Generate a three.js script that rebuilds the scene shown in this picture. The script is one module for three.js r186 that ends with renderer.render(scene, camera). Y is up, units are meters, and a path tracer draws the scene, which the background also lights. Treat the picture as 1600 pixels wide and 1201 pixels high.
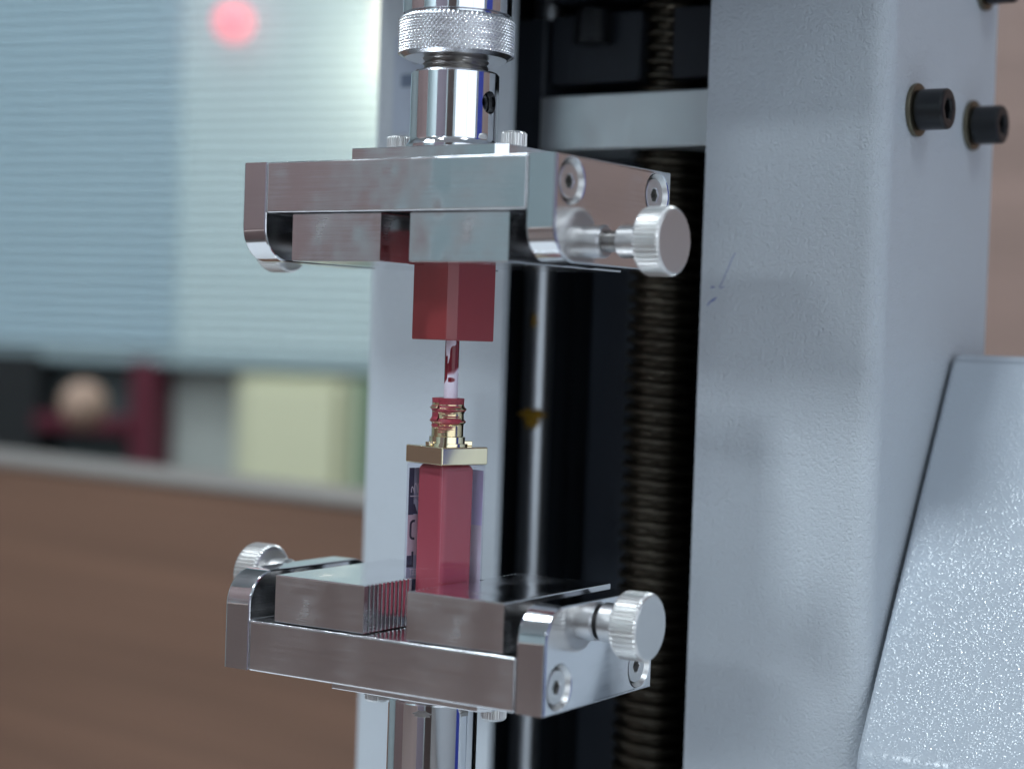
import * as THREE from 'three';
import { RoundedBoxGeometry } from 'three/addons/geometries/RoundedBoxGeometry.js';
import { mergeGeometries, toCreasedNormals } from 'three/addons/utils/BufferGeometryUtils.js';
import { Brush, Evaluator, SUBTRACTION } from 'three-bvh-csg';
import { RectAreaLightUniformsLib } from 'three/addons/lights/RectAreaLightUniformsLib.js';

// ------------------------------------------------------------------ camera
const mm = 0.001;
const V = (x, y, z) => new THREE.Vector3(x, y, z);
const scene = new THREE.Scene();
scene.background = new THREE.Color(0x000000);
const CAM = V(330.626, 14.079, 459.653);                       // millimetres, the loading axis of the tester is x = z = 0
const FWD = V(-0.55343756, -0.02378019, -0.83255112), RGT = V(0.83184388, 0.03431829, -0.55394766), UPV = V(-0.04174445, 0.999128, -0.00078839);
const FPX = 2899.3;
const camera = new THREE.PerspectiveCamera(2 * Math.atan(600.5 / FPX) * 180 / Math.PI, 4 / 3, 0.02, 40);
camera.position.copy(CAM).multiplyScalar(mm);
camera.quaternion.setFromRotationMatrix(new THREE.Matrix4().makeBasis(RGT, UPV, FWD.clone().negate()));
camera.focus = 0.566;
camera.userData.fStop = 5.3;
scene.add(camera);
const renderer = new THREE.WebGLRenderer({ antialias: true });
renderer.setSize(1024, 768);
renderer.toneMapping = THREE.LinearToneMapping;
renderer.toneMappingExposure = 0.93;
renderer.shadowMap.enabled = true;
RectAreaLightUniformsLib.init();

// ------------------------------------------------------------------ helpers (all sizes in millimetres)
let seed = 7;
const rnd = () => { seed = (seed * 1664525 + 1013904223) >>> 0; return seed / 4294967296; };
const used = {};
function numbered(n) { used[n] = (used[n] ?? -1) + 1; return used[n] ? n + '_' + String(used[n]).padStart(3, '0') : n; }
function thing(name, label, category, pos = [0, 0, 0], group) {
  const o = new THREE.Group(); o.name = numbered(name); o.position.set(pos[0] * mm, pos[1] * mm, pos[2] * mm);
  if (category) o.userData = { label, category }; else o.userData = { kind: 'structure', label };
  if (group) o.userData.group = group;
  scene.add(o); return o;
}
function planarUV(g) {                                         // uv in metres, laid on by the side a face points to
  const p = g.attributes.position, n = g.attributes.normal, uv = new Float32Array(p.count * 2);
  for (let i = 0; i < p.count; i++) {
    const ax = Math.abs(n.getX(i)), ay = Math.abs(n.getY(i)), az = Math.abs(n.getZ(i));
    const x = p.getX(i), y = p.getY(i), z = p.getZ(i);
    const [u, v] = az >= ax && az >= ay ? [x, y] : ax >= ay ? [z, y] : [x, z];
    uv[2 * i] = u * mm; uv[2 * i + 1] = v * mm;
  }
  g.setAttribute('uv', new THREE.BufferAttribute(uv, 2)); return g;
}
function mesh(name, geos, mat, parent, keepUV = false) {
  geos = (Array.isArray(geos) ? geos : [geos]).map(g => { g = g.index ? g.toNonIndexed() : g.clone(); if (!keepUV) planarUV(g); for (const k of Object.keys(g.attributes)) if (!['position', 'normal', 'uv'].includes(k)) g.deleteAttribute(k); return g; });
  const g = geos.length > 1 ? mergeGeometries(geos) : geos[0];
  g.scale(mm, mm, mm);
  const m = new THREE.Mesh(g, mat); m.name = parent === scene ? numbered(name) : name; m.castShadow = m.receiveShadow = true;
  parent.add(m); return m;
}
const T = (g, x = 0, y = 0, z = 0, rx = 0, ry = 0, rz = 0) => { if (rx) g.rotateX(rx); if (ry) g.rotateY(ry); if (rz) g.rotateZ(rz); return g.translate(x, y, z); };
// rounded box from its limits
function rbox(x0, x1, y0, y1, z0, z1, r = 0.5, seg = 2) { return T(new RoundedBoxGeometry(x1 - x0, y1 - y0, z1 - z0, seg, r), (x0 + x1) / 2, (y0 + y1) / 2, (z0 + z1) / 2); }
// prism of a 2-D outline, extruded along +z from 0 to depth, chamfered by b
function prism(pts, depth, b = 0.4, holes = [], curve = 6) {
  const s = Array.isArray(pts) ? new THREE.Shape(pts.map(p => new THREE.Vector2(p[0], p[1]))) : pts;
  for (const h of holes) s.holes.push(h);
  return T(new THREE.ExtrudeGeometry(s, { depth: depth - 2 * b, bevelEnabled: b > 0, bevelThickness: b, bevelSize: b, bevelOffset: -b, bevelSegments: 2, curveSegments: curve }), 0, 0, b);
}
// surface of revolution about y; profile entries [r, y, k] and the radius gets k * mod(angle, y)
function lathe(profile, n = 64, mod = null, crease = 0.6) {
  profile = profile.flatMap((p, j) => {                                   // keep long straight runs straight: support rings beside each corner
    const q = profile[j + 1]; if (!q) return [p];
    const L = Math.hypot(q[0] - p[0], q[1] - p[1]); if (L < 1.6) return [p];
    const f = 0.25 / L, mix = t => [p[0] + (q[0] - p[0]) * t, p[1] + (q[1] - p[1]) * t, (p[2] ?? 0) + ((q[2] ?? 0) - (p[2] ?? 0)) * t];
    return [p, mix(f), mix(1 - f)];
  });
  const pos = [], uv = [], idx = [], m = profile.length;
  for (let j = 0; j < m; j++) for (let i = 0; i <= n; i++) {
    const a = i / n * Math.PI * 2, [r, y, k = 0] = profile[j], R = r + (mod && k ? k * mod(a, y) : 0);
    pos.push(R * Math.sin(a), y, R * Math.cos(a)); uv.push(i / n, j / (m - 1));
  }
  for (let j = 0; j < m - 1; j++) for (let i = 0; i < n; i++) { const a = j * (n + 1) + i, b = a + 1, c = a + n + 1, d = c + 1; idx.push(a, b, d, a, d, c); }
  const g = new THREE.BufferGeometry();
  g.setAttribute('position', new THREE.Float32BufferAttribute(pos, 3)); g.setAttribute('uv', new THREE.Float32BufferAttribute(uv, 2)); g.setIndex(idx);
  return crease ? toCreasedNormals(g, crease) : (g.computeVertexNormals(), g);
}
function circlePath(x, y, r, n = 0) {
  const p = new THREE.Path();
  if (!n) { p.absarc(x, y, r, 0, Math.PI * 2, true); return p; }
  for (let i = 0; i <= n; i++) { const a = -i / n * Math.PI * 2; p[i ? 'lineTo' : 'moveTo'](x + r * Math.cos(a), y + r * Math.sin(a)); }
  return p;
}
// round screw head with a hexagon socket, along +z from 0 to h
function socketHead(r, h, hex, b = 0.5) {
  const s = new THREE.Shape(); s.absarc(0, 0, r, 0, Math.PI * 2, false);
  return [prism(s, h, b, [circlePath(0, 0, hex, 6)], 24), T(new THREE.CircleGeometry(hex + 0.2, 24), 0, 0, h * 0.35)];
}
const at = (px, py, depth) => CAM.clone().addScaledVector(FWD, depth).addScaledVector(RGT, (px - 800) / FPX * depth).addScaledVector(UPV, -(py - 600.5) / FPX * depth);
const mod = (a, b) => ((a % b) + b) % b;
const tri = t => Math.abs(mod(t, 1) * 2 - 1);                  // 1 at whole numbers, 0 half-way
const smooth = (a, b, x) => { const t = Math.min(1, Math.max(0, (x - a) / (b - a))); return t * t * (3 - 2 * t); };

// tileable noise
function lattice(n, s) { const a = new Float32Array(n * n); let q = s >>> 0; for (let i = 0; i < a.length; i++) { q = (q * 1664525 + 1013904223) >>> 0; a[i] = q / 4294967296; } return a; }
function noiseField(size, cellsX, cellsY, s) {
  const n = Math.max(cellsX, cellsY), L = lattice(n, s), out = new Float32Array(size * size), f = t => t * t * (3 - 2 * t);
  for (let y = 0; y < size; y++) { const gy = y / size * cellsY, y0 = Math.floor(gy), fy = f(gy - y0), r0 = (y0 % cellsY) * n, r1 = ((y0 + 1) % cellsY) * n;
    for (let x = 0; x < size; x++) { const gx = x / size * cellsX, x0 = Math.floor(gx), fx = f(gx - x0), c0 = x0 % cellsX, c1 = (x0 + 1) % cellsX;
      const a = L[r0 + c0] + (L[r0 + c1] - L[r0 + c0]) * fx, b = L[r1 + c0] + (L[r1 + c1] - L[r1 + c0]) * fx; out[y * size + x] = a + (b - a) * fy; } }
  return out;
}
function tex(size, fn, tile, float = false, srgb = false) {    // fn(i, x, y) -> [r, g, b]; tile = metres per repeat
  const d = float ? new Float32Array(size * size * 4) : new Uint8Array(size * size * 4);
  for (let y = 0, i = 0; y < size; y++) for (let x = 0; x < size; x++, i++) { const c = fn(i, x, y); for (let k = 0; k < 3; k++) d[4 * i + k] = float ? c[k] : Math.max(0, Math.min(255, Math.round(c[k] * 255))); d[4 * i + 3] = float ? 1 : 255; }
  const t = new THREE.DataTexture(d, size, size, THREE.RGBAFormat, float ? THREE.FloatType : THREE.UnsignedByteType);
  t.wrapS = t.wrapT = THREE.RepeatWrapping; t.magFilter = THREE.LinearFilter; t.minFilter = THREE.LinearMipmapLinearFilter;
  if (Array.isArray(tile)) t.repeat.set(1 / tile[0], 1 / tile[1]); else t.repeat.set(1 / tile, 1 / tile);
  if (srgb) t.colorSpace = THREE.SRGBColorSpace; t.needsUpdate = true; return t;
}
const S = 512;
const nA = noiseField(S, 40, 40, 11), nB = noiseField(S, 80, 80, 12), nC = noiseField(S, 8, 8, 13), nD = noiseField(S, 16, 16, 14), nE = noiseField(S, 4, 256, 15), nF = noiseField(S, 6, 6, 16), nG = noiseField(S, 160, 160, 17), nH = noiseField(S, 3, 90, 18);
const g3 = v => [v, v, v];
// orange peel of powder coat: wormy ridges
const peelBump = tex(S, i => g3((1 - Math.abs(nA[i] * 2 - 1)) * 0.6 + nB[i] * 0.4), 0.031, true);
const domes = new Float32Array(S * S); {                       // close-set beads of a coarse powder coat
  const tileMm = 40, n = 2000, px = S / tileMm;
  for (let k = 0; k < n; k++) { const cx = rnd() * S, cy = rnd() * S, R = (0.32 + 0.30 * rnd()) * px, h = 0.55 + 0.45 * rnd();
    for (let y = -Math.ceil(R); y <= R; y++) for (let x = -Math.ceil(R); x <= R; x++) { const d = Math.hypot(x, y) / R; if (d < 1) { const i = mod(Math.floor(cy) + y, S) * S + mod(Math.floor(cx) + x, S); domes[i] = Math.max(domes[i], h * (1 - d * d) * (1 - d * d)); } } }
}
const peelFine = tex(S, i => g3(domes[i] + 0.12 * nB[i]), 0.040, true);
const waveBump = tex(S, i => g3(nC[i] * 0.7 + nD[i] * 0.25 + nE[i] * 0.012), 0.060, true);
const metalRough = tex(S, i => { const v = 0.52 + 0.5 * (nF[i] - 0.5) + 0.3 * (nE[i] - 0.5) + 0.22 * smooth(0.45, 0.95, nD[i]) * smooth(0.3, 0.8, nC[i]); return [0, v, 1]; }, 0.055);
const turnBump = tex(S, i => g3(nE[i]), [1, 1], true);
const turnRough = tex(S, i => [0, 0.55 + 0.5 * (nE[i] - 0.5) + 0.3 * (nC[i] - 0.5), 1], [1, 1]);

// ------------------------------------------------------------------ materials
const lin = (r, g, b) => new THREE.Color().setRGB(r, g, b);
const std = (c, rough, metal = 0, extra = {}) => new THREE.MeshStandardMaterial({ color: lin(...c), roughness: rough, metalness: metal, ...extra });
const phys = (c, rough, metal = 0, extra = {}) => new THREE.MeshPhysicalMaterial({ color: lin(...c), roughness: rough, metalness: metal, ...extra });
const M = {
  alu: std([0.83, 0.83, 0.85], 0.30, 1, { roughnessMap: metalRough, bumpMap: waveBump, bumpScale: 0.00013 }),
  aluPlate: std([0.80, 0.80, 0.82], 0.22, 1, { roughnessMap: metalRough, bumpMap: waveBump, bumpScale: 0.00005 }),
  chrome: std([0.86, 0.86, 0.88], 0.14, 1, { roughnessMap: turnRough, bumpMap: turnBump, bumpScale: 0.0000016 }),
  knurl: std([0.80, 0.80, 0.82], 0.22, 1),
  satin: std([0.76, 0.75, 0.74], 0.34, 1),
  disc: std([0.70, 0.69, 0.68], 0.42, 1),
  darkSteel: std([0.42, 0.40, 0.38], 0.32, 1),
  rod: std([0.55, 0.57, 0.60], 0.36, 1),
  leadScrew: std([0.105, 0.09, 0.07], 0.45, 1),
  blackOxide: std([0.007, 0.008, 0.010], 0.36),
  zincWasher: std([0.20, 0.18, 0.13], 0.4, 1),
  socket: std([0.02, 0.018, 0.015], 0.6),
  powder: std([0.55, 0.59, 0.635], 0.48, 0, { bumpMap: peelBump, bumpScale: 0.00032 }),
  consolePaint: std([0.50, 0.55, 0.61], 0.17, 0, { bumpMap: peelFine, bumpScale: 0.00008 }),
  black: std([0.018, 0.022, 0.030], 0.6),
  charcoal: std([0.034, 0.041, 0.054], 0.45),
  castAlu: std([0.74, 0.78, 0.80], 0.42, 0.9, { bumpMap: waveBump, bumpScale: 0.0003 }),
  gold: std([0.90, 0.79, 0.55], 0.08, 1, { bumpMap: waveBump, bumpScale: 0.00004 }),
  glass: phys([0.93, 0.93, 0.97], 0.03, 0, { transmission: 1, thickness: 0, ior: 1.5 }),
  liquid: phys([0.40, 0.068, 0.092], 0.5, 0, { specularIntensity: 0.5 }),
  capShell: phys([0.265, 0.035, 0.038], 0.36, 0, { clearcoat: 0.3, clearcoatRoughness: 0.2 }),
  printInk: std([0.62, 0.50, 0.55], 0.5),
  penInk: std([0.14, 0.18, 0.46], 0.5),
  grease: phys([0.30, 0.17, 0.02], 0.25, 0, { clearcoat: 0.5 }),
};

// ------------------------------------------------------------------ room: surfaces and lamps
const ceilY = 1900, floorY = -1150;
{
  const box = (n, x0, x1, y0, y1, z0, z1, m) => { const o = mesh(n, new THREE.BoxGeometry(x1 - x0, y1 - y0, z1 - z0).translate((x0 + x1) / 2, (y0 + y1) / 2, (z0 + z1) / 2), m, scene); o.userData = { kind: 'structure' }; return o; };
  const wallM = std([0.62, 0.72, 0.74], 0.9), floorM = std([0.24, 0.21, 0.20], 0.5), ceilM = std([0.72, 0.74, 0.76], 0.9), wallWhite = std([0.70, 0.73, 0.78], 0.9);
  box('floor', -3600, 3600, floorY - 60, floorY, -3600, 4600, floorM);
  box('ceiling', -3600, 3600, ceilY, ceilY + 60, -3600, 4600, ceilM);
  box('wall_left', -3660, -3600, floorY, ceilY, -3600, 4600, wallM);
  box('wall_right', 3600, 3660, floorY, ceilY, -3600, 4600, wallWhite);
  box('wall_front', -3600, 3600, floorY, ceilY, 4600, 4660, wallM);
  box('wall_back', -3600, 3600, floorY, ceilY, -3660, -3600, wallM);
}
// a ceiling lamp: frame, glowing diffuser, and the light it sheds
function ceilingLamp(x, z, w, d, strength, label, tint = [0.82, 0.93, 1.0]) {
  const o = thing('ceiling_lamp', label, 'lamp', [x, ceilY, z], 'square lamps of the ceiling');
  const f = 14, fr = [[-w / 2 - f, w / 2 + f, -d / 2 - f, -d / 2], [-w / 2 - f, w / 2 + f, d / 2, d / 2 + f], [-w / 2 - f, -w / 2, -d / 2, d / 2], [w / 2, w / 2 + f, -d / 2, d / 2]];
  mesh('frame', fr.map(([a, b, c, e]) => new THREE.BoxGeometry(b - a, 24, e - c).translate((a + b) / 2, -12, (c + e) / 2)), std([0.7, 0.7, 0.7], 0.5), o);
  mesh('diffuser', new THREE.BoxGeometry(w, 6, d).translate(0, -8, 0), std([0.8, 0.8, 0.8], 0.6, 0, { emissive: lin(...tint), emissiveIntensity: Math.min(strength, 4) }), o);
  const l = new THREE.RectAreaLight(lin(...tint), strength, w * mm, d * mm); l.name = 'lamp_light'; l.position.set(0, -13 * mm, 0); l.rotation.x = -Math.PI / 2; o.add(l);
}
ceilingLamp(-150, 1330, 240, 240, 175, 'small bright square lamp in the ceiling in front of the tester');
ceilingLamp(-1050, 380, 600, 600, 15, 'large square ceiling lamp over the left front of the room');
ceilingLamp(1700, 600, 600, 600, 5, 'large square ceiling lamp over the right of the room');
ceilingLamp(-450, -150, 600, 600, 11.5, 'large square ceiling lamp near the ribbed wall');
ceilingLamp(700, 3500, 600, 600, 12, 'large square ceiling lamp at the far front of the room');
ceilingLamp(-1200, 3700, 600, 600, 34, 'large square ceiling lamp close to the far front wall');
// things in front of the tester that its polished metal mirrors
function polar(az, r) { const a = az * Math.PI / 180; return [Math.sin(a) * r, Math.cos(a) * r]; }
const woodMap = (base, tile, s) => { const w1 = noiseField(S, 3, 120, s), w2 = noiseField(S, 5, 20, s + 1); return tex(S, i => { const v = 0.90 + 0.07 * w1[i] + 0.10 * w2[i]; return base.map(c => c * v); }, tile, false, true); };
M.wood = std([1, 1, 1], 0.7, 0, { map: woodMap([0.47, 0.35, 0.283], [1.1, 0.32], 31) });
M.woodRight = std([1, 1, 1], 0.5, 0, { map: woodMap([0.60, 0.50, 0.46], [1.3, 0.5], 41) });
M.woodMauve = std([1, 1, 1], 0.5, 0, { map: woodMap([0.54, 0.46, 0.455], [1.2, 0.5], 51) });
function standing(name, label, category, az0, az1, r, y0, y1, mat, thick = 60) {   // an upright slab between two bearings seen from the loading axis
  const [xa, za] = polar(az0, r), [xb, zb] = polar(az1, r), w = Math.hypot(xb - xa, zb - za), o = thing(name, label, category, [(xa + xb) / 2, y0, (za + zb) / 2]);
  o.rotation.y = Math.atan2(-(zb - za), xb - xa);
  return [o, w, y1 - y0, thick];
}
{
  let [o, w, h, t] = standing('wooden_cupboard', 'tall brown wooden cupboard standing at the front left of the room', 'cupboard', -76, -39.5, 2300, floorY, 1500);
  mesh('body', rbox(-w / 2, w / 2, 0, h, -t, t, 4), M.woodMauve, o);
  for (const s of [-1, 1]) { const d = mesh('door', rbox(s > 0 ? 6 : -w / 2 + 12, s > 0 ? w / 2 - 12 : -6, 60, h - 20, -t - 20, -t, 3), M.woodMauve, o); mesh('handle', rbox(s * 40 - 8, s * 40 + 8, h * 0.42, h * 0.52, -t - 45, -t - 20, 4), M.darkSteel, d); }
  const woodSide = std([1, 1, 1], 0.55, 0, { map: woodMap([0.87, 0.79, 0.76], [1.2, 0.5], 61) });
  [o, w, h, t] = standing('low_sideboard', 'low brown wooden sideboard in front of the pale far wall', 'sideboard', -44, -4, 1750, floorY, -170);
  mesh('body', rbox(-w / 2, w / 2, 0, h - 20, -t, t, 4), woodSide, o); mesh('top', rbox(-w / 2 - 12, w / 2 + 12, h - 20, h, -t - 160, t + 12, 4), woodSide, o);
  for (const k of [-1, 0, 1]) { const d = mesh('door', rbox(k * w / 3 - w / 6 + 8, k * w / 3 + w / 6 - 8, 60, h - 40, t, t + 16, 3), woodSide, o); mesh('handle', rbox(k * w / 3 - 60, k * w / 3 + 60, h * 0.75, h * 0.75 + 12, t + 16, t + 36, 3), M.darkSteel, d); }
  [o, w, h, t] = standing('grey_partition', 'mauve grey fabric partition in front of the far wall', 'partition', -11, 14, 2600, floorY, 1100);
  mesh('panel', rbox(-w / 2, w / 2, 60, h, -20, 20, 6), std([0.30, 0.26, 0.31], 0.9), o);
  for (const s of [-1, 1]) mesh('foot', rbox(s * w * 0.4 - 30, s * w * 0.4 + 30, 0, 60, -160, 160, 6), M.darkSteel, o);
  [o, w, h, t] = standing('dark_cabinet', 'dark brown cabinet behind the photographer', 'cabinet', 17, 33, 2200, floorY, 900);
  mesh('body', rbox(-w / 2, w / 2, 0, h, -t, t, 6), std([0.09, 0.065, 0.06], 0.5), o);
  mesh('top', rbox(-w / 2 - 15, w / 2 + 15, h, h + 30, -t - 15, t + 15, 6), std([0.11, 0.08, 0.07], 0.4), o);
  [o, w, h, t] = standing('blue_banner', 'deep blue roll-up banner standing by the bright window', 'banner', 99, 114, 1500, floorY, 1150);
  mesh('sheet', rbox(-w / 2, w / 2, 60, h, -3, 3, 1), std([0.035, 0.06, 0.42], 0.6), o);
  mesh('base', rbox(-w / 2 - 10, w / 2 + 10, 0, 60, -70, 70, 10), M.satin, o);
  // bright window in the right wall
  const wd = thing('bright_window', 'wide bright window with pale daylight in the right wall', 'window', [3590, -700, 1500]);
  const z0 = -1700, z1 = 3000, H = 2300;
  mesh('frame', [rbox(-20, 8, -40, 0, z0 - 40, z1 + 40, 4), rbox(-20, 8, H, H + 40, z0 - 40, z1 + 40, 4), rbox(-20, 8, 0, H, z0 - 40, z0, 4), rbox(-20, 8, 0, H, z1, z1 + 40, 4), rbox(-20, 8, 0, H, -120, -80, 4)], std([0.6, 0.6, 0.6], 0.5), wd);
  const tint = [0.80, 0.90, 1.0];
  for (const [a, b] of [[z0, -120], [-80, z1]]) {
    mesh('pane', new THREE.BoxGeometry(4, H, b - a).translate(0, H / 2, (a + b) / 2), std([0.3, 0.3, 0.3], 0.2, 0, { emissive: lin(...tint), emissiveIntensity: 0.75 }), wd);
    const l = new THREE.RectAreaLight(lin(...tint), 0.75, (b - a) * mm, H * mm); l.name = 'window_light'; l.position.set(-8 * mm, H / 2 * mm, (a + b) / 2 * mm); l.rotation.y = Math.PI / 2; wd.add(l);
  }
}
// bench that carries the tester
{
  const o = thing('work_bench', 'pale topped work bench under the testing machine', 'bench', [150, floorY, -60]);
  mesh('bench_top', rbox(-900, 900, 715, 745, -420, 420, 6), std([0.62, 0.64, 0.66], 0.5), o);
  for (const sx of [-1, 1]) for (const sz of [-1, 1]) mesh('leg', rbox(sx * 850 - 25, sx * 850 + 25, 0, 715, sz * 370 - 25, sz * 370 + 25, 4), M.charcoal, o);
}

// ------------------------------------------------------------------ background behind the tester
const Fh = V(FWD.x, 0, FWD.z).normalize(), Lh = V(FWD.z, 0, -FWD.x).normalize();
function alongLeft(deg) { const a = deg * Math.PI / 180; return Fh.clone().multiplyScalar(Math.cos(a)).addScaledVector(Lh, Math.sin(a)); }
function facing(o, left) { const r = left.clone().negate(); o.rotation.y = Math.atan2(-r.z, r.x); }
// the point of the vertical plane through A along dir that a pixel looks at, as [distance along to the right, height]
function onPlane(A, left, px, py) {
  const ray = at(px, py, 1).sub(CAM), n = V(-left.z, 0, left.x), t = A.clone().sub(CAM).dot(n) / ray.dot(n), P = CAM.clone().addScaledVector(ray, t);
  return [-P.clone().sub(A).dot(left), P.y];
}
{
  const left = alongLeft(68.4), A = at(275, 545, 1900);
  const o = thing('ribbed_wall_screen', 'pale blue screen of horizontal ribs along the wall at the back', 'screen', [A.x, A.y, A.z]);
  facing(o, left);
  const [xl] = onPlane(A, left, -160, 300), [xr] = onPlane(A, left, 720, 300), pitch = 10.48;
  const rib = (x0, x1, p, dz) => T(prism([[0, 0], [dz, p * 0.25], [dz, p * 0.55], [0, p - 0.4]], x1 - x0, 0), x0, 0, 0, 0, Math.PI / 2, 0);
  const rg = (x0, x1, p, dz) => { const s = new THREE.Shape([[0, 0], [-dz, p * 0.2], [-dz, p * 0.5], [0, p - 0.4]].map(q => new THREE.Vector2(...q))); const g = new THREE.ExtrudeGeometry(s, { depth: x1 - x0, bevelEnabled: false }); g.rotateY(Math.PI / 2); return g.translate(x0, 0, 0); };
  const mA = std([0.50, 0.64, 0.70], 0.5), mB = std([0.50, 0.61, 0.62], 0.5);
  const ga = rg(xl, 0, pitch, 9), gb = rg(0, xr, pitch, 3);
  mesh('backing', rbox(xl, xr, -14, 580, -24, -1, 1), std([0.20, 0.28, 0.32], 0.7), o);
  for (let k = 0; k < 52; k++) for (const [g, m] of [[ga, mA], [gb, mB]]) { const s = mesh('slat', g, m, o); s.position.y = k * pitch * mm; }
  mesh('bottom_rail', rbox(xl, xr, -16, -1, -20, 4, 1), std([0.36, 0.46, 0.48], 0.5), o);
  // red signal lamp
  const rp = onPlane(A, left, 375, 38), R = A.clone().addScaledVector(left, -rp[0]).setY(rp[1]), rl = thing('red_signal_lamp', 'glowing pinkish red signal lamp in front of the ribbed screen', 'lamp', [R.x, R.y, R.z]);
  facing(rl, left);
  mesh('glow_dome', new THREE.SphereGeometry(18, 24, 16).translate(0, 0, 14), std([0.6, 0.1, 0.12], 0.4, 0, { emissive: lin(1.0, 0.30, 0.36), emissiveIntensity: 1.15 }), rl);
  mesh('collar', T(new THREE.CylinderGeometry(10, 12, 14, 24), 0, 0, -2, Math.PI / 2), std([0.3, 0.33, 0.34], 0.5), rl);
  const pl = new THREE.PointLight(lin(1, 0.3, 0.36), 0.004, 0); pl.name = 'red_light'; pl.position.z = 0.012; rl.add(pl);
  // warm wall lamp
  const Wp = at(607, 52, 1680), wl = thing('warm_wall_lamp', 'warm white lamp glowing on the ribbed screen beside the column', 'lamp', [Wp.x, Wp.y, Wp.z]);
  facing(wl, left);
  mesh('shade', rbox(-15, 15, -40, 40, -8, 8, 6), std([0.8, 0.78, 0.7], 0.5, 0, { emissive: lin(1.0, 0.93, 0.74), emissiveIntensity: 0.7 }), wl);
  mesh('bracket', rbox(-8, 8, -10, 10, -120, -8, 2), M.satin, wl);
  const wlt = new THREE.PointLight(lin(1.0, 0.93, 0.76), 0.15, 0); wlt.name = 'warm_light'; wlt.position.set(0, 0, -0.045); wl.add(wlt);
  // lower wall behind the counter
  const lw = thing('pale_wall_panel', 'pale grey green wall panel below the ribbed screen', 'wall panel', [A.x, A.y, A.z]); facing(lw, left);
  mesh('panel', rbox(xl, xr, -900, -18, -60, -34, 2), std([0.42, 0.45, 0.42], 0.8), lw);
  // cream cabinet
  const cx = [365, 548].map(px => onPlane(A, left, px, 650)[0]);
  const cc = thing('cream_cabinet', 'cream coloured cabinet behind the counter beside the column', 'cabinet', [A.x, A.y, A.z]); facing(cc, left);
  const dz = 10;
  mesh('body', rbox(cx[0], cx[1], -900, -22, -33, -4, 2), std([0.62, 0.62, 0.44], 0.6), cc);
  mesh('door', rbox(cx[0] + 20, cx[1] - 12, -890, -30, -4, dz, 2), std([0.68, 0.68, 0.47], 0.6), cc);
  const gp = thing('green_post', 'narrow grey green post between the cream cabinet and the column', 'post', [A.x, A.y, A.z]); facing(gp, left);
  mesh('shaft', rbox(cx[1] + 4, cx[1] + 26, -900, -22, -33, 6, 2), std([0.22, 0.30, 0.20], 0.7), gp);
  // dark cupboard with maroon frame
  const X = px => onPlane(A, left, px, 640)[0], Y = py => onPlane(A, left, 120, py)[1] - A.y;
  const dk = thing('dark_open_cabinet', 'dark open cabinet with a maroon frame at the left behind the counter', 'cabinet', [A.x, A.y, A.z]); facing(dk, left);
  mesh('back_board', rbox(X(-150), X(206), -900, Y(553), -33, -26, 1), std([0.060, 0.080, 0.082], 0.7), dk);
  mesh('side_board', rbox(X(-160), X(66), -900, Y(553), -25, 10, 2), std([0.010, 0.012, 0.013], 0.6), dk);
  const red = std([0.105, 0.014, 0.028], 0.5);
  mesh('post', rbox(X(205), X(243), -900, Y(553), -33, 4, 2), red, dk);
  mesh('shelf', rbox(X(62), X(206), Y(672), Y(648), -24, 12, 2), red, dk);
  const bq = at(130, 632, 1800), bl = thing('tan_ball', 'round tan ball on the maroon shelf of the dark cabinet', 'ball', [bq.x, bq.y, bq.z]); facing(bl, left);
  mesh('ball_body', new THREE.SphereGeometry(23, 24, 16), std([0.40, 0.27, 0.20], 0.6), bl);
}
{ // counter
  const left = alongLeft(49.5), A = at(275, 748, 1150);
  const o = thing('wooden_counter', 'brown wooden counter with a pale top at the left behind the tester', 'counter', [A.x, floorY, A.z]); facing(o, left);
  const [x0] = onPlane(A, left, -300, 760), [x1] = onPlane(A, left, 640, 760), h = A.y - floorY;
  mesh('front_board', rbox(x0, x1, 0, h - 5, -30, 0, 2), M.wood, o);
  mesh('counter_top', rbox(x0 - 10, x1 + 10, h - 5, h, -62, 2, 2), std([0.21, 0.19, 0.175], 0.65), o);
  mesh('side_board', rbox(x1 - 20, x1, 0, h - 5, -60, -30, 2), M.wood, o);
}
{ // wooden partition at the right
  const left = alongLeft(58), A = at(1560, 300, 1250), o = thing('wooden_partition', 'reddish brown wooden partition behind the right side of the column', 'partition', [A.x, floorY, A.z]); facing(o, left);
  mesh('board', rbox(-90, 2400, 0, 2600, -30, 0, 3), M.woodRight, o);
  mesh('edge_post', rbox(-130, -92, 0, 2600, -40, 6, 3), M.woodRight, o);
}

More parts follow.
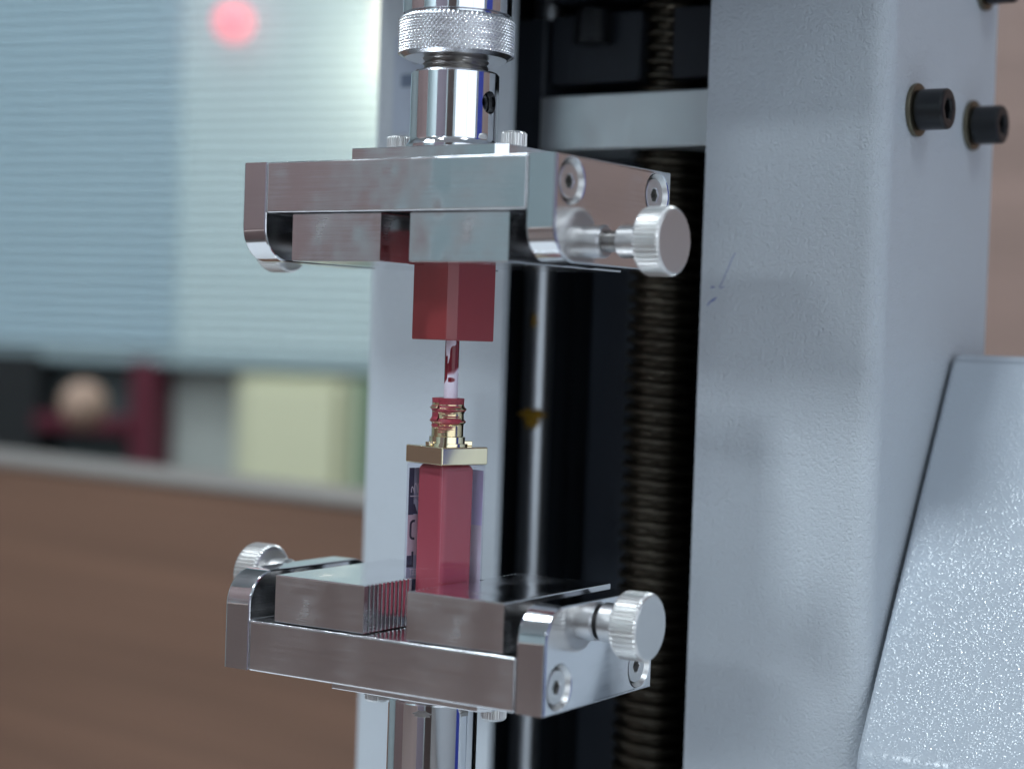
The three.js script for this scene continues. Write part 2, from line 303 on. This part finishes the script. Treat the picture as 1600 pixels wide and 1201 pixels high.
// ------------------------------------------------------------------ testing machine: column, rails, crosshead, console
const colBottom = -340, colTop = 430;
{
  const o = thing('machine_column', 'pale grey textured column of the testing machine with an open dark slot', 'machine column', [0, colBottom, -139]);
  const H = colTop - colBottom, zf = 49, zb = -49;                        // local: front face z = -90 in the room
  const post = s => {                                                      // a bent sheet: front flange, rounded corner, side
    const sh = new THREE.Shape(), xi = 39.5, xo = 103, r = 7, t = 3;
    sh.moveTo(xi, -zf); sh.lineTo(xo - r - 0.3, -zf); sh.lineTo(xo - r, -zf); sh.absarc(xo - r, -zf + r, r, -Math.PI / 2, 0, false); sh.lineTo(xo, -zf + r + 0.3); sh.lineTo(xo, -zb); sh.lineTo(xo - t, -zb); sh.lineTo(xo - t, -zf + r); sh.absarc(xo - r, -zf + r, r - t, 0, -Math.PI / 2, true); sh.lineTo(xi, -zf + t); sh.lineTo(xi, -zf);
    const g = T(prism(sh, H, 0, [], 10), 0, 0, 0, -Math.PI / 2); // shape y -> -z
    if (s < 0) { g.scale(-1, 1, 1); const p = g.attributes; for (const k of ['position', 'normal', 'uv']) { const a = p[k].array, n = p[k].itemSize; for (let i = 0; i < a.length; i += 3 * n) for (let j = 0; j < n; j++) { const q = a[i + n + j]; a[i + n + j] = a[i + 2 * n + j]; a[i + 2 * n + j] = q; } } }
    const gc = toCreasedNormals(g, 0.3), p = gc.attributes.position, uv = gc.attributes.uv;
    for (let i = 0; i < p.count; i++) uv.setXY(i, (s * p.getX(i) - p.getZ(i)) * mm, p.getY(i) * mm);   // runs round the corner without a seam
    return gc;
  };
  mesh('cover', post(1), M.powder, o, true); mesh('cover', post(-1), M.powder, o, true);
  mesh('back_cover', rbox(-99.8, 99.8, 0, H, zb + 0.5, zb + 3.5, 0.5), M.powder, o);
  mesh('slot_lining', [rbox(-66, 66, 0, H, zb + 6, zb + 9, 0.5), rbox(-69, -66, 0, H, zb + 6, zf - 3.2, 0.5), rbox(66, 69, 0, H, zb + 6, zf - 3.2, 0.5)], M.black, o);
  mesh('slot_plate', rbox(-39, -6, 0, H, -14, -11, 0.5), M.charcoal, o);
  for (const [y, z] of [[93, -113], [94, -165], [143.5, -172]]) {
    const b = mesh('cap_screw', socketHead(6.6, 10, 3.4, 0.9).map(g => T(g, 0, 0, 0, 0, Math.PI / 2)), M.blackOxide, o); b.position.set(104.6 * mm, (y - colBottom) * mm, (z + 139) * mm);
    const ring = new THREE.Shape(); ring.absarc(0, 0, 8.6, 0, Math.PI * 2, false);
    mesh('washer', T(prism(ring, 1.5, 0.3, [], 24), -1.5, 0, 0, 0, Math.PI / 2), M.zincWasher, b);
  }
  // pen strokes on the right cover
  const pen = [[[51.8, 45.4], [50.6, 43.2], [49.6, 40.8], [48.6, 38.6], [47.4, 35.8], [46.3, 33.7], [48.2, 34.2]], [[44.7, 33.9], [43.7, 34.1], [43.3, 33.6]], [[45.5, 30.6], [43.8, 29.6], [42.1, 27.9]], [[44.9, 29.9], [43.2, 29.0]]];
  pen.forEach((line, k) => { const c = new THREE.CatmullRomCurve3(line.map(([x, y]) => V(x, y - colBottom, zf + 0.02))); const g = new THREE.TubeGeometry(c, 20, k ? 0.22 : 0.13, 6); g.scale(1, 1, 0.12); g.translate(0, 0, (zf + 0.02) * 0.88); mesh('pen_mark', g, M.penInk, o).userData.label = 'blue pen stroke'; });
  // warning label on the left cover
  const cv = document.createElement('canvas'); cv.width = 256; cv.height = 256; const c = cv.getContext('2d');
  c.fillStyle = '#b3bccb'; c.fillRect(0, 0, 256, 256); c.fillStyle = '#6f7c90'; c.fillRect(24, 100, 190, 34); c.fillStyle = '#6b5a2e'; c.fillRect(64, 44, 150, 26);
  c.strokeStyle = '#74809a'; c.lineWidth = 12; c.beginPath(); c.moveTo(70, 250); c.lineTo(70, 196); c.quadraticCurveTo(70, 172, 96, 172); c.lineTo(214, 172); c.stroke();
  const ct = new THREE.CanvasTexture(cv); ct.colorSpace = THREE.SRGBColorSpace;
  const lb = new THREE.BoxGeometry(36, 36, 0.3); lb.translate(-74, 107 - colBottom, zf + 0.2);
  mesh('warning_label', lb, std([1, 1, 1], 0.5, 0, { map: ct }), o, true);
}
{ // base of the machine
  const o = thing('machine_base', 'pale grey base of the testing machine on the bench', 'machine base', [0, -405, 0]);
  mesh('housing', rbox(-170, 330, 0, 64, -240, 160, 8, 3), M.powder, o);
  for (const sx of [-150, 310]) for (const sz of [-220, 140]) mesh('foot', T(new THREE.CylinderGeometry(16, 18, 14, 24), sx, -1, sz), M.blackOxide, o);
}
{ // guide rod and lead screw in the slot
  const gr = thing('guide_rod', 'bright vertical guide rod at the left of the dark slot', 'guide rod', [-47.5, colBottom, -126]);
  mesh('shaft', lathe([[0, 0], [5.4, 0], [5.4, 760], [0, 760]], 48), M.rod, gr, true);
  const blob = (y, r, sx, sy, ph) => { const g = new THREE.SphereGeometry(r, 16, 12), p = g.attributes.position; for (let i = 0; i < p.count; i++) { const f = 1 + 0.35 * Math.sin(3 * p.getX(i) + ph) * Math.sin(2.1 * p.getY(i) + ph); p.setXYZ(i, p.getX(i) * sx * f, p.getY(i) * sy * f, p.getZ(i) * 0.6 * f); } g.computeVertexNormals(); return g.translate(2, y - colBottom, 6); };
  mesh('grease_blob', [blob(-13.5, 2.4, 2.3, 0.9, 1), blob(-16, 2, 1.5, 1.2, 2.2)], M.grease, gr); mesh('grease_blob', blob(22, 1.6, 0.9, 1.6, 4), M.grease, gr);
  const ls = thing('lead_screw', 'dark threaded lead screw standing in the slot of the column', 'lead screw', [4, colBottom, -131]);
  const prof = [[0, 0]]; for (let y = 0; y <= 760; y += 0.625) prof.push([11.2, y, 1]); prof.push([0, 760]);
  mesh('threaded_rod', lathe(prof, 40, (a, y) => 2.7 * smooth(0.2, 0.75, tri((y) / 5 + a / (2 * Math.PI))), 0.5), M.leadScrew, ls, true);
}
{ // crosshead: carriage in the slot and the arm above the picture
  const o = thing('crosshead', 'moving crosshead with a pale machined carriage plate in the column slot', 'crosshead', [0, 83.5, -128]);
  const ring = new THREE.Shape(); ring.moveTo(-39.5, -18); ring.lineTo(38.5, -18); ring.lineTo(38.5, 24); ring.lineTo(-39.5, 24); ring.lineTo(-39.5, -18);
  mesh('carriage_plate', T(prism(ring, 19.6, 0.6, [circlePath(4, 3, 14.5)], 24), 0, 0, 0, -Math.PI / 2).translate(0, 0, 0), M.castAlu, o);
  mesh('bearing_block', rbox(-64, -40, -6, 49, -16, 16, 1.5), M.black, o);
  mesh('cover_plate', rbox(-38.5, -1, 24.2, 49.5, 6, 14, 1), M.black, o); mesh('cover_strip', rbox(-0.6, 11.6, 24.2, 49.5, 2, 5, 0.5), M.charcoal, o); mesh('cover_plate', rbox(12, 38.5, 24.2, 49.5, 6, 14, 1), M.black, o);
  mesh('arm', rbox(-38, 38, 54, 104, -20, 46, 3), M.charcoal, o); mesh('arm_housing', rbox(-104, 104, 54, 124, 46, 146, 5), M.powder, o);
  mesh('stop_knob', T(new THREE.CylinderGeometry(6, 7, 12, 24), -18, 43.5, 18), M.blackOxide, o);
}
{ // slanted console at the right
  const o = thing('control_console', 'slanted grey control console with glittering paint at the right of the column', 'control console', [104.6, -341, 0]);
  const B = -341, s = new THREE.Shape(), P = (z, y) => [-z, y - B];
  s.moveTo(...P(-236, 14.6)); s.lineTo(...P(-157.4, 14.6)); s.lineTo(...P(-157, 14.6)); s.quadraticCurveTo(...P(-152.6, 14.6), ...P(-150.6, 11)); s.lineTo(...P(-150.3, 10.47)); s.lineTo(...P(-84.0, -105.75)); s.lineTo(...P(-83.7, -106.3));
  s.quadraticCurveTo(...P(-78.5, -115.5), ...P(-82, -124)); s.lineTo(...P(-82.2, -124.5)); s.lineTo(...P(-98, -163)); s.lineTo(...P(-98, B)); s.lineTo(...P(-236, B)); s.lineTo(...P(-236, 14.6));
  const g = T(prism(s, 205, 1.6, [], 8), 0, 0, 0, 0, Math.PI / 2);
  mesh('housing', toCreasedNormals(g, 0.22), M.consolePaint, o);
}

// ------------------------------------------------------------------ vise grips
const boxYaw = -15.7 * Math.PI / 180, AXR = V(0.8326, 0, -0.5535);
const bottleAt = AXR.clone().multiplyScalar(1.66), capAt = AXR.clone().multiplyScalar(2.28);
function square(c, side) { return [0, 1, 2, 3].map(k => { const a = boxYaw + Math.PI / 4 + k * Math.PI / 2; return [c.x + Math.sin(a) * side * Math.SQRT1_2, c.z + Math.cos(a) * side * Math.SQRT1_2]; }); }
// plan of a jaw in (x, z): outer face xo, ribbed inner face xi, notch cut by the square it clamps
function jawPlan(xo, xi, zF, zB, sq, ribbed) {
  const s = Math.sign(xo - xi), ins = [], n = sq.length;
  for (let k = 0; k < n; k++) { const a = sq[k], b = sq[(k + 1) % n], da = (a[0] - xi) * s, db = (b[0] - xi) * s; if (da > 0) ins.push(a); if (da * db < 0) { const t = da / (da - db); ins.push([xi, a[1] + (b[1] - a[1]) * t]); } }
  ins.sort((p, q) => q[1] - p[1]);
  const line = [], z1 = ins.length ? ins[0][1] : 0, z2 = ins.length ? ins[ins.length - 1][1] : 0;
  const ribs = (za, zb) => { if (!ribbed) return; const k = Math.max(1, Math.round((za - zb) / 2.05)), p = (za - zb) / k; for (let i = 0; i < k; i++) { line.push([xi, za - i * p - 0.02], [xi, za - (i + 0.50) * p], [xi + s * 0.7, za - (i + 0.68) * p], [xi + s * 0.7, za - (i + 0.84) * p]); } };
  line.push([xi, zF]); ribs(zF - 0.9, z1 + 0.3); ins.forEach(p => line.push(p)); ribs(z2 - 0.3, zB + 0.9); line.push([xi, zB]);
  return [[xo, zF], ...line, [xo, zB]];
}
function makeGrip(label, at_, yaw, flip, spec, clamped) {
  const o = thing('vise_grip', label, 'vise grip', at_); o.rotation.set(0, yaw, flip ? Math.PI : 0);
  const q = flip ? -1 : 1, W = 57.94, t = 9.5, zf = 31.3;
  mesh('base_bar', rbox(-W + t + 0.15, W - t - 0.15, 0, 15.5, -zf, zf, 0.7, 3), M.alu, o);
  for (const s of [-1, 1]) {
    const sh = new THREE.Shape(), r = 10.5;                             // (z, y): rounded on the jaw side at both ends
    sh.moveTo(-zf, 0); sh.lineTo(zf, 0); sh.lineTo(zf, 29.7 - r); sh.lineTo(zf, 30 - r); sh.absarc(zf - r, 30 - r, r, 0, Math.PI / 2, false); sh.lineTo(zf - r - 0.3, 30); sh.lineTo(-zf + r + 0.3, 30); sh.lineTo(-zf + r, 30); sh.absarc(-zf + r, 30 - r, r, Math.PI / 2, Math.PI, false); sh.lineTo(-zf, 29.7 - r); sh.lineTo(-zf, 0);
    const hz = [23.2, -23.4];
    const g = prism(sh, t, 0.55, hz.map(z => circlePath(-z, 7.3, 6.4)), 14); g.rotateY(Math.PI / 2); g.translate(s > 0 ? W - t : -W, 0, 0);
    const pl = mesh('side_plate', toCreasedNormals(g, 0.2), M.aluPlate, o);
    for (const z of hz) {
      const cone = lathe([[6.4, 0], [5.2, -1.6], [5.2, -4]], 48).rotateZ(-s * Math.PI / 2).translate(s * W, 7.3, z);
      mesh('countersink', cone, M.satin, pl);
      const X = s > 0 ? W - 3.4 : -W + 3.4, turn = s > 0 ? Math.PI / 2 : -Math.PI / 2;
      const hd = mesh('socket_screw', socketHead(4.9, 2.6, 2.1, 0.35).map(k => T(k, 0, 0, 0, 0, turn)), M.satin, pl); hd.position.set(X * mm, 7.3 * mm, z * mm);
      mesh('socket_floor', T(new THREE.CircleGeometry(2.2, 20), s * 1.0, 0, 0, 0, turn), M.socket, hd);
    }
  }
  const local = flip ? square(clamped[0], clamped[1]).map(([x, z]) => [-x, z]) : square(clamped[0], clamped[1]);
  for (const [xo, xi] of spec.jaws.map(j => j.map(v => v * q))) {
    const plan = jawPlan(xo, xi, 30.2, -30.2, local, spec.ribbed);
    const g = prism(plan.map(([x, z]) => [x, -z]), 14.4, 0.35); g.rotateX(-Math.PI / 2); g.translate(0, 15.8, 0);
    mesh('jaw', g, M.alu, o);
  }
  spec.knobs.forEach(([face, neckR, neckStart, sw]) => {               // thumb screws along x
    const s = Math.sign(face) * q, F = Math.abs(face), R = 9.9, teeth = 46, L = 9;
    const mod_ = a => -0.55 * smooth(0.35, 0.8, tri(a * teeth / (2 * Math.PI)));
    const k = mesh('thumb_knob', lathe([[0, F - L], [R - 1.6, F - L], [R - 0.6, F - L + 0.4, 0.4], [R, F - L + 1.2, 1], [R, F - 1.1, 1], [R - 0.35, F - 0.4, 0.6], [R - 1.0, F]], teeth * 6, mod_, 0.35).rotateZ(-s * Math.PI / 2).translate(0, 22.5 + sw, 0), M.satin, o);
    mesh('end_disc', lathe([[0, F + 0.02], [R - 0.98, F + 0.02], [R - 0.9, F - 0.3]], 64).rotateZ(-s * Math.PI / 2).translate(0, 22.5 + sw, 0), M.disc, k);
    mesh('neck', lathe([[0, neckStart], [neckR - 0.5, neckStart], [neckR, neckStart + 0.6], [neckR, F - L + 0.1]], 48).rotateZ(-s * Math.PI / 2).translate(0, 22.5 + sw, 0), M.satin, k);
    mesh('screw_shaft', lathe([[3.1, W - 16], [3.1, neckStart + 0.2]], 32).rotateZ(-s * Math.PI / 2).translate(0, 22.5 + sw, 0), M.darkSteel, k);
  });
  // mounting flange with knurled bolts
  const fl = mesh('mounting_flange', prism([[-28.4, -15], [-28.4, 15], [25.4, 15], [28.4, 12], [28.4, -15]].map(([x, z]) => [x * q, -z]).sort(() => 0), 5.2, 0.3).rotateX(-Math.PI / 2).translate(0, -5.3, 0), M.alu, o);
  for (const x of [-22, 21.6]) {
    const n = 30, m_ = a => -0.3 * smooth(0.4, 0.8, tri(a * n / (2 * Math.PI)));
    const b = mesh('flange_bolt', lathe([[0, -10.2], [2.0, -10.2], [2.0, -10.1], [3.2, -10.3], [3.9, -9.6, 0.8], [3.9, -5.8, 1], [3.6, -5.3], [0, -5.3]].map(([r, y, k]) => [r, y, k]).reverse(), n * 6, m_, 0.4).translate(x * q, 0, 0), M.satin, o);
    mesh('socket_floor', T(new THREE.CircleGeometry(2.1, 6), x * q, -10.33, 0, Math.PI / 2), M.socket, b);
  }
  return o;
}
const deg = Math.PI / 180;
makeGrip('upper polished metal vise grip clamping the red cap under the chrome coupling', [0, 66, -2.2], -1.15 * deg, true, { jaws: [[-38.2, -3.9], [42.1, 7.0]], knobs: [[78, 4.8, 60.5, 0], [-74, 4.8, 60.5, 0]] }, [capAt, 18.1]);
makeGrip('lower polished metal vise grip holding the pink lip gloss bottle on the steel post', [0, -89.7, -0.95], 1.15 * deg, false, { ribbed: true, jaws: [[-39.3, -5.7], [43.3, 9.9]], knobs: [[73.8, 5.8, 58.6, 0.8], [-74.5, 5.8, 58.6, 2.4]] }, [bottleAt, 17.7]);

// ------------------------------------------------------------------ chrome coupling above, post below
{
  const o = thing('chrome_coupling', 'chrome coupling with a knurled lock ring above the upper vise grip', 'coupling', [0.4, 71.2, -0.25]);
  const y = v => v - 71.2;
  const hz = 0.25;
  const sb = new Brush(lathe([[0, 0], [14.6, 0], [14.6, 0.8], [13.9, 1.6], [13.4, 2.6], [13.4, y(93.8)], [12.9, y(94.4)], [0, y(94.4)]], 128)), cb = new Brush(T(new THREE.CylinderGeometry(3.4, 3.4, 12, 40), 12, y(85), 0.4, 0, 0, 0).translate(-12, -y(85), -0.4).rotateZ(Math.PI / 2).translate(14, y(85), 0.4));
  sb.updateMatrixWorld(); cb.updateMatrixWorld();
  const ev = new Evaluator(); ev.useGroups = false;
  mesh('sleeve', ev.evaluate(sb, cb, SUBTRACTION).geometry, M.chrome, o, true);
  const ss = mesh('set_screw', socketHead(3.2, 2, 1.7, 0.3).map(g => T(g, 0, 0, 0, 0, Math.PI / 2)), M.blackOxide, o); ss.position.set(8.6 * mm, y(85) * mm, 0.4 * mm);
  const tp = []; for (let v = 92; v <= 104; v += 0.2) tp.push([9.3, y(v), 1]);
  mesh('threaded_stud', lathe(tp, 64, (a, yy) => 0.85 * tri(yy / 1.7 + a / (2 * Math.PI)), 0.9), M.darkSteel, o, true);
  const kp = [[9.4, y(98.6)], [15.6, y(98.6)], [17.0, y(99.6)]]; for (let v = 99.7; v <= 110.0; v += 0.16) kp.push([17.05, y(v), 1]); kp.push([16.6, y(110.9)], [9, y(110.9)]);
  const N = 76, pw = 2 * Math.PI * 17.3 / N;
  mesh('knurled_ring', lathe(kp, N * 8, (a, yy) => { const u = a * N / (2 * Math.PI), v = yy / pw; return 0.7 * Math.min(1, 1.25 * Math.min(tri(u + v * 0.85), tri(u - v * 0.85)) + 0.12); }, 0.9), M.knurl, o, true);
  mesh('upper_sleeve', lathe([[15.7, y(110.95)], [15.7, y(111.4)], [16.5, y(111.8)], [16.5, y(133.6)], [0, y(133.6)]], 128), M.chrome, o, true);
}
{
  const o = thing('support_post', 'scratched chrome post under the lower vise grip', 'post', [0.05, -341, 0]);
  mesh('shaft', lathe([[0, 0], [13.7, 0], [13.7, 341 - 96], [13.2, 341 - 95.1], [0, 341 - 95.1]], 128), M.chrome, o, true);
  for (const [az, w] of [[22, 2.6], [80, 2.0]]) {               // scuffs just under the flange
    const g = new THREE.IcosahedronGeometry(1, 4), p = g.attributes.position;
    for (let i = 0; i < p.count; i++) { const f = 0.75 + 0.5 * Math.abs(Math.sin(5.3 * p.getX(i) + az) * Math.sin(4.1 * p.getY(i) + 1)); p.setXYZ(i, p.getX(i) * w * f, p.getY(i) * 1.1 * f, p.getZ(i) * 0.28 * f); }
    g.computeVertexNormals(); const sc = mesh('scuff', T(g, 0, 341 - 98.6, 13.62).rotateY(az * Math.PI / 180), M.darkSteel, o); sc.userData.label = 'dark scuff in the chrome';
  }
  mesh('foot_ring', lathe([[13.8, 0], [24, 0], [24, 10], [22, 12], [13.8, 12]], 96), M.satin, o, true);
}

// ------------------------------------------------------------------ lip gloss
const yawed = (g) => g.rotateY(boxYaw);
function smearTex(w, h, fn) { const d = new Uint8Array(w * h * 4), e = new Uint8Array(w * h * 4); for (let y = 0, i = 0; y < h; y++) for (let x = 0; x < w; x++, i++) { const [c, mr] = fn(x / w, y / h); for (let k = 0; k < 3; k++) { d[4 * i + k] = c[k] * 255; e[4 * i + k] = mr[k] * 255; } d[4 * i + 3] = e[4 * i + 3] = 255; }
  const mk = (a, s) => { const t = new THREE.DataTexture(a, w, h); t.wrapS = THREE.RepeatWrapping; t.magFilter = THREE.LinearFilter; t.minFilter = THREE.LinearMipmapLinearFilter; if (s) t.colorSpace = THREE.SRGBColorSpace; t.needsUpdate = true; return t; }; return [mk(d, true), mk(e, false)]; }
const samp = (f, u, v) => f[(Math.floor(mod(v, 1) * S) % S) * S + Math.floor(mod(u, 1) * S) % S];
{
  const base = -78, o = thing('lip_gloss_bottle', 'clear square lip gloss bottle with pink gloss and gold collar in the lower grip', 'lip gloss bottle', [bottleAt.x, base, bottleAt.z]);
  const h = 17.35 / 2;
  mesh('glass_body', yawed(rbox(-h, h, 0, -24.2 - base, -h, h, 0.7, 3)), M.glass, o);
  mesh('pink_gloss', yawed(rbox(-6.4, 6.4, 6, -24.25 - base - 0.1, -6.4, 6.4, 2.0, 6)), M.liquid, o);
  mesh('gold_collar', yawed(rbox(-8.95, 8.95, -24.1 - base, -18.7 - base, -8.95, 8.95, 0.45, 3)), M.gold, o);
  const y = v => v - base, C = 0.2;
  mesh('neck_base', lathe([[0, y(-18.7)], [6.3, y(-18.7)], [6.3, y(-17.9)], [5.5, y(-17.8)], [5.45, y(-15.9)], [4.9, y(-15.7)]], 64), M.gold, o);
  mesh('neck_tab', [rbox(5.2, 8, y(-18.7), y(-17.2), -1, 1, 0.2).rotateY(1.0), rbox(5.2, 7.4, y(-18.7), y(-17.4), -1, 1, 0.2).rotateY(-1.9)], M.gold, o);
  const red = [0.60, 0.22, 0.27], gd = [0.90, 0.82, 0.66];
  const isRed = (u, v) => smooth(0.0, 0.08, v - 0.43 + 0.75 * (samp(nC, u * 0.6 + 0.2, v * 0.35) - 0.5) + 0.5 * (samp(nD, u * 0.7, v * 0.5) - 0.5) + (samp(nH, u * 0.4, v * 0.4) - 0.5) * 0.5 + (v > 0.8 ? 0.25 : 0));
  const [mp, mr] = smearTex(256, 256, (u, v) => { const k = isRed(u, v); return [[0, 1, 2].map(j => gd[j] + (red[j] * (0.85 + 0.3 * samp(nB, u, v)) - gd[j]) * k), [0, 0.16 + 0.3 * k, 1 - k]]; });
  const neckM = std([1, 1, 1], 1, 1, { map: mp, roughnessMap: mr, metalnessMap: mr });
  const prof = []; const N = 70; for (let i = 0; i <= N; i++) { const t = i / N; prof.push([4.85, y(-15.8 + t * 11.6), 1]); } prof.push([4.2, y(-4.1)], [2.6, y(-4.3)], [2.5, y(-8)]);
  mesh('threaded_neck', lathe(prof, 96, (a, yy) => { const w = yy + base, d = a / (2 * Math.PI); let r = 0; for (const c of [-11.2, -7.4]) { const q = (w - (c + (d - 0.5) * 0.8)) / 0.55; r += 0.75 * Math.exp(-q * q); } return r + 0.5 * isRed(d, (w + 15.8) / 12) * (samp(nC, d * 0.5, w / 24) - 0.35); }, 0.8), neckM, o, true);
  // print on the far left face, seen mirrored through the glass
  const cv = document.createElement('canvas'); cv.width = 256; cv.height = 768; const c = cv.getContext('2d');
  c.fillStyle = '#aab0c8'; c.fillRect(0, 0, 256, 768); c.fillStyle = '#3e4460'; c.fillRect(222, 0, 34, 247); c.fillRect(190, 190, 66, 52); c.fillRect(226, 462, 30, 60); c.fillRect(0, 586, 256, 182);
  c.fillStyle = '#c9d2e4'; c.beginPath(); c.moveTo(150, 232); c.lineTo(206, 160); c.lineTo(222, 172); c.lineTo(190, 246); c.fill();
  c.strokeStyle = '#e8e4ee'; c.lineWidth = 6; c.beginPath(); c.moveTo(178, 138); c.bezierCurveTo(186, 60, 200, 70, 196, 134); c.bezierCurveTo(206, 60, 222, 70, 218, 134); c.bezierCurveTo(228, 90, 240, 90, 238, 130); c.stroke(); c.fillStyle = '#e8e4ee'; c.fillRect(170, 146, 76, 6);
  c.fillStyle = '#d8c4d0'; c.fillRect(0, 247, 256, 213); c.strokeStyle = '#34324a'; c.lineWidth = 13; c.beginPath(); c.moveTo(208, 280); c.quadraticCurveTo(236, 276, 236, 304); c.lineTo(236, 350); c.quadraticCurveTo(236, 376, 208, 372); c.stroke();
  c.beginPath(); c.moveTo(218, 440); c.lineTo(218, 516); c.lineTo(252, 516); c.stroke();
  c.save(); c.scale(0.56, 1); c.fillStyle = '#e8dfea'; c.font = 'bold 50px sans-serif'; c.fillText('SWEET', 262, 566); c.restore(); c.fillRect(190, 578, 50, 5);
  const at_ = new THREE.CanvasTexture(cv); at_.colorSpace = THREE.SRGBColorSpace;
  const pm = std([1, 1, 1], 0.45, 0, { map: at_ });
  const pg = new THREE.PlaneGeometry(15, 45); pg.rotateY(-Math.PI / 2); pg.translate(-h + 0.06, y(-48.5), 0); mesh('printed_text', yawed(pg), pm, o, true);
  const cw = document.createElement('canvas'); cw.width = 64; cw.height = 256; const d = cw.getContext('2d');
  d.fillStyle = '#cbc4ee'; d.fillRect(0, 0, 64, 256); d.fillStyle = '#ddd6e6'; d.fillRect(0, 96, 64, 100); d.fillStyle = '#e6ecf6'; d.fillRect(0, 196, 64, 60);
  const bt = new THREE.CanvasTexture(cw); bt.colorSpace = THREE.SRGBColorSpace;
  const pb = new THREE.PlaneGeometry(15, 45); pb.rotateY(Math.PI); pb.translate(0, y(-48.5), -h + 0.06); mesh('back_sticker', yawed(pb), std([1, 1, 1], 0.45, 0, { map: bt }), o, true);
}
{
  const o = thing('lip_gloss_applicator', 'deep red square cap with a smeared white wand hanging from the upper grip', 'lip gloss applicator', [capAt.x, 13.4, capAt.z]);
  const c1 = 9.05, c2 = 8.55, oct = [[-c1, -c2], [-c2, -c1], [c1 - 1.0, -c1], [c1, -c1 + 3.4], [c1, c2], [c2, c1], [-c2, c1], [-c1, c2]];
  mesh('shell', yawed(prism(oct, 33, 0.35).rotateX(-Math.PI / 2)), M.capShell, o);
  const red = [0.46, 0.10, 0.15], wh = [0.90, 0.86, 0.92];
  const isRed = (u, v) => Math.max(smooth(0.0, 0.05, v - 0.52 + 0.42 * (samp(nC, u * 0.5 + 0.31, v * 0.30) - 0.5) - 0.55 * smooth(0.66, 0.82, samp(nD, u * 0.45 + 0.5, v * 0.35 + 0.1))), smooth(0.02, 0.0, Math.hypot((mod(u - 0.02, 1) - 0.06) * 0.35, v - 0.40) - 0.025));
  const [mp, mr] = smearTex(256, 512, (u, v) => { const k = isRed(u, v); return [[0, 1, 2].map(j => wh[j] + (red[j] - wh[j]) * k), [0, 0.45 - 0.2 * k, 0]]; });
  mesh('wand_stem', lathe(Array.from({ length: 41 }, (_, k) => [2.15, -20 + k * 0.5]), 48), std([1, 1, 1], 1, 0, { map: mp, roughnessMap: mr }), o, true);
}
renderer.render(scene, camera);
